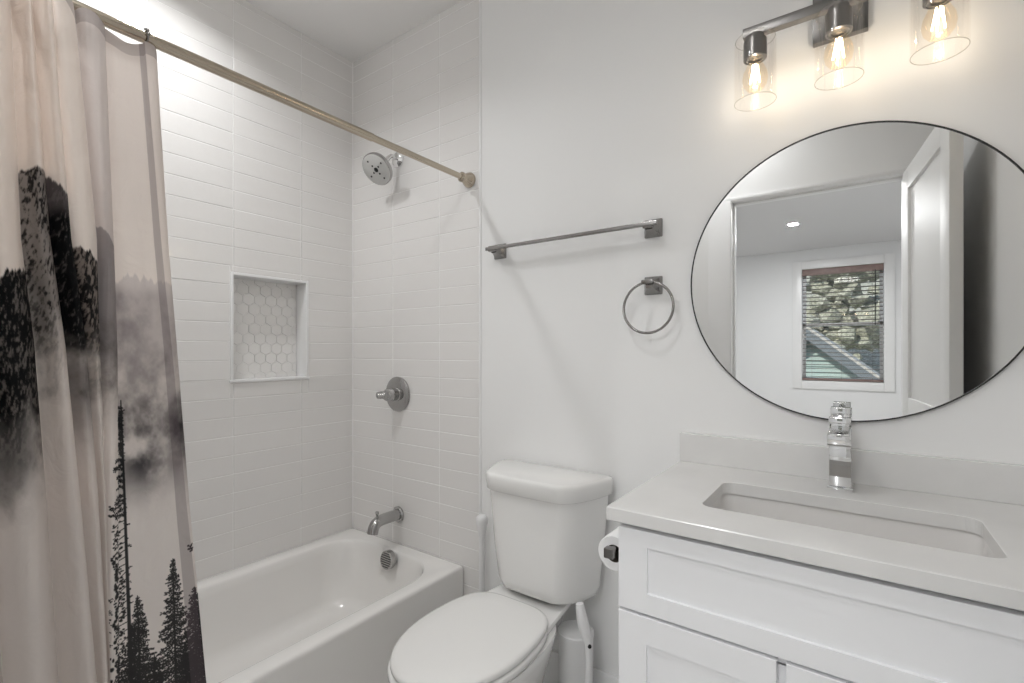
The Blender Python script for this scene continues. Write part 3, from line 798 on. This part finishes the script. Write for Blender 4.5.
# ------------------------------------------------------------------ toilet
TXC, TKX = 1.194, 1.213
to = thing('toilet', 'white two-piece toilet with closed lid between bathtub and vanity', 'toilet', (TXC, -.36, 0))
def tank_ring(hw, yf, yb, z, r, taper=.30):
    ring = rr(TKX - hw, TKX + hw, yf, yb, z, (.022, .022, r, r), 10, 10)
    for p in ring:
        k = max(0, (yb - p.y) / (yb - yf)); p.x = TKX + (p.x - TKX) * (1 - taper * k ** 2.0)
        p.y -= .006 * k * max(0, 1 - ((p.x - TKX) / hw / (1 - taper)) ** 2)
    return ring
bm = B()
loft(bm, [tank_ring(.165, -.178, -.045, .428, .05), tank_ring(.180, -.194, -.035, .437, .055), tank_ring(.188, -.203, -.03, .465, .05),
          tank_ring(.203, -.215, -.025, .62, .045), tank_ring(.217, -.222, -.022, .778, .04)])
obj('tank', bm, M['porcelain'], to, ang=60)
bm = B()
loft(bm, [tank_ring(.221, -.228, -.016, .773, .04), tank_ring(.225, -.233, -.012, .776, .045), tank_ring(.228, -.236, -.010, .814, .045), tank_ring(.2275, -.2355, -.0105, .8225, .045),
          tank_ring(.224, -.232, -.014, .829, .042), tank_ring(.215, -.222, -.022, .831, .038)])
obj('tank_lid', bm, M['porcelain'], to, ang=60)
def egg(hw, yb, yf, z, sq=2.2, back=.76, n=64):
    """elongated seat outline; yb hinge end, yf front"""
    ym = yb + (yf - yb) * .46; out = []
    for i in range(n):
        a = 2 * PI * i / n; c, s = math.cos(a), math.sin(a)
        if s >= 0:
            e_ = 4.2; r_ = (abs(c) ** e_ + abs(s) ** e_) ** (-1 / e_); L = yb - ym
            xx = hw * c * r_; yy = ym + L * s * r_
            k = max(0, (yy - ym) / L); xx *= 1 - (1 - back - .12) * k ** 1.6
        else:
            e_ = 2.1; r_ = (abs(c) ** e_ + abs(s) ** e_) ** (-1 / e_); xx = hw * c * r_; yy = ym + (ym - yf) * s * r_
        out.append(Vector((TXC + xx, yy, z)))
    return out
YB_, YF_ = -.238, -.716
bm = B()
loft(bm, [egg(.175, YB_, YF_, .415), egg(.179, YB_ + .002, YF_ - .004, .418), egg(.179, YB_ + .002, YF_ - .004, .429), egg(.176, YB_, YF_, .4335), egg(.167, YB_ - .01, YF_ + .012, .4365), egg(.12, YB_ - .06, YF_ + .08, .438)])
obj('lid', bm, M['seat'], to, ang=60)
bm = B()
loft(bm, [egg(.178, YB_ - .005, YF_ - .004, .392), egg(.183, YB_ - .005, YF_ - .010, .396), egg(.184, YB_ - .005, YF_ - .011, .408), egg(.180, YB_ - .005, YF_ - .006, .413)])
obj('seat', bm, M['seat'], to, ang=60)
bm = B()
for sx_ in (-.075, .075):
    bm = B(); cyl(bm, (TXC + sx_ - .022, YB_ - .004, .417), (TXC + sx_ + .022, YB_ - .004, .417), .009, n=16)
    obj('seat_hinge', bm, M['seat'], to)
bm = B()
def bowl(hw, yb, yf, z): return egg(hw, yb, yf, z, back=.75)
loft(bm, [bowl(.115, -.16, -.60, 0), bowl(.113, -.162, -.60, .02), bowl(.100, -.18, -.575, .05), bowl(.098, -.18, -.56, .13), bowl(.115, -.18, -.585, .20),
          bowl(.150, -.18, -.665, .29), bowl(.174, -.18, -.712, .355), bowl(.181, -.18, -.727, .380), bowl(.181, -.18, -.728, .388), bowl(.166, -.2, -.712, .392)])
obj('bowl', bm, M['porcelain'], to, ang=60)
bm = B()
def dk(hw0, hw1, yf, yb, z): 
    r_ = rr(TXC - 1, TXC + 1, yf, yb, z, .03, 6, 8)
    for p in r_:
        k = (p.y - yf) / (yb - yf); hw = hw0 * (1 - k) + hw1 * k; p.x = TXC + (p.x - TXC) * hw
    return r_
loft(bm, [dk(.08, .06, -.32, -.07, .27), dk(.10, .075, -.32, -.06, .32), dk(.128, .085, -.32, -.05, .362), dk(.155, .116, -.32, -.04, .393), dk(.158, .12, -.32, -.038, .403), dk(.154, .116, -.315, -.045, .411)])
obj('deck', bm, M['porcelain'], to, ang=60)
bm = B(); cyl(bm, (TXC - .1, -.1, .405), (TXC - .1, -.1, .43), .02); cyl(bm, (TXC + .1, -.1, .405), (TXC + .1, -.1, .43), .02); box(bm, TXC - .09, TXC + .09, -.15, -.06, .405, .43, .01)
obj('tank_gasket', bm, M['black'], to)

# things standing round the toilet
pl = thing('plunger', 'white rod handle with rounded tip standing left of the toilet tank', 'plunger', (.911, -.07, 0))
bm = B(); lathe(bm, (.911, -.07, .09), (0, 0, 1), [(0, .0125), (.40, .0125), (.44, .0135), (.463, .0175), (.485, .022), (.50, .0235), (.512, .0215), (.520, .013), (.522, .002)], 24); obj('handle', bm, M['plastic'], pl)
bm = B(); lathe(bm, (.911, -.07, 0), (0, 0, 1), [(0, .055), (.03, .06), (.06, .05), (.085, .022), (.10, .018)], 28); obj('cup', bm, M['plastic'], pl)
bx, by = 1.339, -.10
br = tag(obj('brush_canister', lathe(B(), (bx, by, 0), (0, 0, 1), [(0, .052), (.004, .055), (.300, .0575), (.305, .0595), (.318, .0595), (.322, .055), (.324, .02)], 40), M['plastic'], base=(bx, by, 0)), 'white cylindrical lidded canister standing on floor behind the toilet bowl', 'canister')
wd = thing('cleaning_wand', 'slim white curved wand handle leaning against wall right of brush canister', 'wand', (1.440, -.19, 0))
pts = [ray_at(u, v, y=-.185) for u, v in ((588, 683), (588.6, 662), (588, 645), (585.4, 633), (582.6, 621), (579.6, 603.5))]
pts = [Vector((pts[0].x + .003, -.19, 0)), Vector((pts[0].x + .001, -.188, .11))] + pts
bm = B(); tube(bm, smooth_path(pts, 6), list(np.interp(np.arange(43), [0, 18, 24, 30, 36, 42], [.009, .009, .0105, .0170, .0180, .0125])), 16); obj('handle', bm, M['plastic'], wd)
wb = pts[4] + Vector((.0085, -.007, .002))
bm = B(); lathe(bm, wb, (1, -.6, .1), [(0, .0062), (.0035, .0055)], 14); obj('button', bm, M['black'], wd)

# ------------------------------------------------------------------ vanity
CX0, CX1, CYF = 1.679, XR - .004, -.520
cab = thing('vanity_cabinet', 'white shaker vanity cabinet right of the toilet under quartz counter', 'cabinet', ((CX0 + CX1) / 2, -.26, 0))
bm = B(); t_ = .018
box(bm, CX0, CX0 + t_, CYF, .0025, 0, .879, .001); box(bm, CX1 - t_, CX1, CYF, .0025, 0, .879, .001)
box(bm, CX0 + t_, CX1 - t_, CYF + .07, CYF + .085, 0, .10); box(bm, CX0 + t_, CX1 - t_, CYF, .0025, .10, .118); box(bm, CX0 + t_, CX1 - t_, -.012, .0025, .10, .879)
box(bm, CX0 + t_, CX1 - t_, CYF, CYF + .018, .672, .70); box(bm, CX0 + t_, CX1 - t_, CYF, CYF + .018, .85, .879); box(bm, 1.972, 2.012, CYF, CYF + .018, .118, .675)
obj('carcass', bm, M['cab'], cab)
def shaker(bm, x0, x1, z0, z1, st, rt, rb):
    y1, y0 = CYF - .001, CYF - .020
    def q(a0, a1, b0, b1, y): return [Vector((a0, y, b0)), Vector((a1, y, b0)), Vector((a1, y, b1)), Vector((a0, y, b1))]
    i0, i1, j0_, j1_ = x0 + st, x1 - st, z0 + rb, z1 - rt
    loft(bm, [q(x0, x1, z0, z1, y1), q(x0, x1, z0, z1, y0 + .001), q(x0 + .001, x1 - .001, z0 + .001, z1 - .001, y0),
              q(i0, i1, j0_, j1_, y0), q(i0 + .0004, i1 - .0004, j0_ + .0004, j1_ - .0004, y0 + .0065)])
bm = B(); shaker(bm, CX0, CX1 - .014, .6935, .868, .064, .034, .043); obj('drawer_front', bm, M['cab'], cab, smooth=False)
bm = B(); shaker(bm, CX0, 1.984, .11, .687, .062, .058, .06); obj('door', bm, M['cab'], cab, smooth=False)
bm = B(); shaker(bm, 1.9995, CX1 - .014, .11, .687, .062, .058, .06); obj('door', bm, M['cab'], cab, smooth=False)

KX0, KX1, KY0 = 1.656, XR - .002, -.555
SX0, SX1, SY0, SY1 = 1.822, 2.305, -.428, -.186
ct = thing('countertop', 'white quartz vanity countertop with short backsplash', 'countertop', ((KX0 + KX1) / 2, -.28, .88))
bm = B()
def kr(ins, z): return rr(KX0 + ins, KX1 - ins * 0, KY0 + ins, .0025, z, .003, 6, 8)
def sr(ins, z, r=.028): return rr(SX0 + ins, SX1 - ins, SY0 + ins, SY1 - ins, z, r, 6, 8)
loft(bm, [sr(0, .881), kr(.0015, .881), kr(0, .8825), kr(0, .9085), kr(.002, .9105), sr(-.0015, .9105), sr(0, .9095), sr(0, .881)], False, False)
bmesh.ops.remove_doubles(bm, verts=bm.verts, dist=1e-6)
obj('slab', bm, M['quartz'], ct, smooth=False)
obj('backsplash', box(B(), KX0, KX1, -.018, .0025, .9108, .997, .0015), M['quartz'], ct)
bm = B()
loft(bm, [sr(-.018, .8803, .04), sr(-.006, .8803, .034), sr(-.004, .874, .034), sr(.001, .82, .035), sr(.012, .745, .045), sr(.035, .722, .055), sr(.08, .715, .05)], False, True)
loft(bm, [sr(-.018, .8802, .04), sr(-.016, .80, .045), sr(-.004, .73, .06), sr(.06, .708, .05)], False, True)
sk_ = thing('sink', 'rectangular undermount white porcelain sink set into the quartz counter', 'sink', ((SX0 + SX1) / 2, (SY0 + SY1) / 2, .73))
obj('basin', bm, mat('sink_porcelain', (.74, .725, .71), .07, coat=.5), sk_, ang=60)
bm = B(); lathe(bm, ((SX0 + SX1) / 2, -.29, .715), (0, 0, 1), [(0, .028), (.003, .028), (.004, .02), (.002, .015)], 28); obj('drain', bm, M['chrome'], sk_)

# faucet
fx, fy = 2.069, -.085
fa = thing('faucet', 'square chrome waterfall faucet behind the sink', 'faucet', (fx, fy, .911))
obj('base_plate', box(B(), fx - .027, fx + .027, fy - .027, fy + .027, .9106, .918, .0015), M['chrome'], fa)
obj('column', box(B(), fx - .0225, fx + .0225, fy - .0225, fy + .0225, .918, 1.062, .0015), M['chrome'], fa)
rs = Matrix.Rotation(math.radians(4), 3, 'X')
bm = B(); box(bm, fx - .0225, fx + .0225, fy - .118, fy + .02, 1.040, 1.064, .002, rot=rs, piv=(fx, fy, 1.05)); obj('spout', bm, M['chrome'], fa)
obj('cartridge', box(B(), fx - .0185, fx + .0185, fy - .0185, fy + .0185, 1.058, 1.078, .0015), M['chrome'], fa)
rl = Matrix.Rotation(math.radians(-16), 3, 'X')
bm = B(); box(bm, fx - .0225, fx + .0225, fy - .056, fy + .022, 1.074, 1.088, .0015, rot=Matrix.Rotation(math.radians(-4), 3, 'X')); box(bm, fx - .0200, fx + .0200, fy - .012, fy + .024, 1.088, 1.110, .0015); obj('lever', bm, M['chrome'], fa)

# toilet paper on the side of the cabinet
rx, ry, rz_ = 1.629, -.398, .775
hp = thing('paper_holder', 'square ended nickel toilet paper holder on the vanity side panel', 'paper holder', (CX0, ry + .08, rz_))
bm = B(); box(bm, CX0 - .008, CX0 + .0006, ry + .052, ry + .10, rz_ - .024, rz_ + .024, .002); box(bm, rx - .009, CX0 - .006, ry + .066, ry + .084, rz_ - .009, rz_ + .009, .002); obj('bracket', bm, M['satin'], hp)
bm = B(); cyl(bm, (rx, ry + .072, rz_), (rx, ry - .066, rz_), .009, n=20); obj('arm', bm, M['satin'], hp)
bm = B(); box(bm, rx - .0115, rx + .0115, ry - .086, ry - .066, rz_ - .0115, rz_ + .0115, .002); obj('end_stop', bm, M['satin'], hp)
pr_ = thing('toilet_paper_roll', 'white toilet paper roll on the holder beside the vanity', 'toilet paper', (rx, ry, rz_ - .05))
bm = B(); d_ = (0, 1, 0); n_ = 48
lathe(bm, (rx, ry - .052, rz_ - .0108), d_, [(0, .021), (0, .0405), (.002, .042), (.100, .042), (.102, .0405), (.102, .021), (0, .021)], n_, False, False); obj('paper', bm, M['paper'], pr_)
bm = B(); lathe(bm, (rx, ry - .0515, rz_ - .0108), d_, [(0, .0195), (0, .021), (.101, .021), (.101, .0195), (0, .0195)], n_, False, False); obj('core', bm, M['core'], pr_)

# ------------------------------------------------------------------ towel bar and ring
def pyramid_mount(bm, x, z, s0=.0295, s1=.012, dep=.05):
    prof = [(.0070, s0 * .96), (.0045, s0), (-.001, s0 * .98), (-.012, s0 * .72), (-.03, s0 * .46), (-dep + .008, s1)]
    loft(bm, [rr(x - s, x + s, -s, s, 0, .003, 2, 2) and [Vector((x + p.x - x, y, z + p.y)) for p in rr(x - s, x + s, -s, s, 0, .003, 2, 2)] for y, s in prof])
    return bm
tb = thing('towel_bar', 'brushed nickel towel bar with square mounts on the wall above the toilet', 'towel bar', (1.255, .008, 1.65))
for x in (.946, 1.567):
    bm = B(); pyramid_mount(bm, x, 1.647); box(bm, x - .016, x + .016, -.058, -.040, 1.638, 1.660, .003); obj('mount', bm, M['satin'], tb)
bm = B(); box(bm, .918, 1.598, -.060, -.049, 1.643, 1.656, .002); obj('bar', bm, M['satin'], tb)
tr_ = thing('towel_ring', 'brushed nickel towel ring on the wall between towel bar and mirror', 'towel ring', (1.567, .008, 1.46))
bm = B(); pyramid_mount(bm, 1.567, 1.462, .0295, .012, .045); box(bm, 1.567 - .022, 1.567 + .016, -.052, -.036, 1.462, 1.476, .003); obj('mount', bm, M['satin'], tr_)
bm = B(); rc = Vector((1.5655, -.046, 1.388))
tube(bm, [rc + Vector((.080 * math.cos(2 * PI * k / 56), .006 * math.sin(2 * PI * k / 56), .081 * math.sin(2 * PI * k / 56))) for k in range(56)], .0042, 12, True); obj('ring', bm, M['satin'], tr_)

# ------------------------------------------------------------------ mirror
mx_, mz_, mr = 2.0717, 1.452, .384
mi = thing('mirror', 'large round wall mirror with thin black frame above the vanity', 'mirror', (mx_, .008, mz_))
bm = B(); lathe(bm, (mx_, .0075, mz_), (0, -1, 0), [(0, mr - .0015), (.012, mr - .0015)], 128); obj('glass', bm, M['mirror'], mi, ang=30)
bm = B(); lathe(bm, (mx_, .0078, mz_), (0, -1, 0), [(0, mr - .0015), (0, mr + .0018), (.0145, mr + .0018), (.0145, mr - .0015), (0, mr - .0015)], 128, False, False); obj('frame', bm, M['frame'], mi, ang=30)

# ------------------------------------------------------------------ vanity light
LX, LY = 2.066, -.10
vl = thing('vanity_light', 'dark nickel three-lamp wall light with clear glass shades above the mirror', 'wall light', (LX, .008, 2.12))
bm = B(); box(bm, LX - .060, LX + .060, -.016, .0075, 2.070, 2.195, .002); obj('backplate', bm, M['fix'], vl)
bm = B(); box(bm, LX - .215, LX + .215, LY - .010, LY + .012, 2.095, 2.120, .0015); obj('bar', bm, M['fix'], vl)
bm = B(); box(bm, LX - .014, LX + .014, LY, -.012, 2.098, 2.118, .0015); obj('bracket', bm, M['fix'], vl)
for gx_ in (LX - .186, LX, LX + .186):
    o3 = Vector((gx_, LY, 0))
    bm = B(); lathe(bm, (gx_, LY, 2.096), (0, 0, -1), [(0, .022), (.012, .024), (.014, .0285), (.062, .0285), (.064, .024), (.058, .0235)], 32); so_ = obj('socket', bm, M['fix'], vl)
    bm = B(); lathe(bm, (gx_, LY, 2.036), (0, 0, -1), [(0, .0225), (.003, .0225), (.003, .016), (.001, .016)], 24, True, False); obj('socket_ring', bm, M['satin'], so_)
    bm = B(); prof = [(2.0945, .024), (2.0945, .036), (2.0915, .044), (2.085, .0495), (2.076, .0515), (1.921, .0515), (1.9185, .0505), (1.921, .0490), (2.074, .0488), (2.083, .047), (2.089, .042), (2.0915, .036), (2.0915, .024)]
    lathe(bm, (gx_, LY, 0), (0, 0, 1), prof, 56, False, False); sh_ = obj('shade', bm, M['shade'], vl)
    for nm_, rr_m, zz_, th_ in (('bottom_rim', .0502, 1.9195, .0009), ('top_rim', .0478, 2.0865, .0009)):
        bm = B(); tube(bm, [(gx_ + rr_m * math.cos(2 * PI * k / 48), LY + rr_m * math.sin(2 * PI * k / 48), zz_) for k in range(48)], th_, 8, True)
        obj(nm_, bm, M['rim'], sh_)
    bm = B(); lathe(bm, (gx_, LY, 2.043), (0, 0, -1), [(0, .012), (.012, .013), (.025, .019), (.045, .0285), (.062, .031), (.078, .028), (.09, .019), (.095, .008), (.096, .001)], 32, False, False); bu = obj('bulb', bm, M['bulb'], vl)
    bm = B()
    for k in range(5):
        a = 2 * PI * k / 5
        cyl(bm, (gx_ + .006 * math.cos(a), LY + .006 * math.sin(a), 2.018), (gx_ + .0125 * math.cos(a + .5), LY + .0125 * math.sin(a + .5), 1.972), .0017, n=6)
    obj('filament', bm, M['filament'], bu)
    l = bpy.data.lights.new('bulb_lamp', 'POINT'); l.energy = W_BULB; l.color = COL_BULB; l.shadow_soft_size = .005
    lo = bpy.data.objects.new('bulb_lamp', l); C.objects.link(lo); lo.parent = vl; lo.location = Vector((gx_, LY, 1.985)) - ORI[vl]
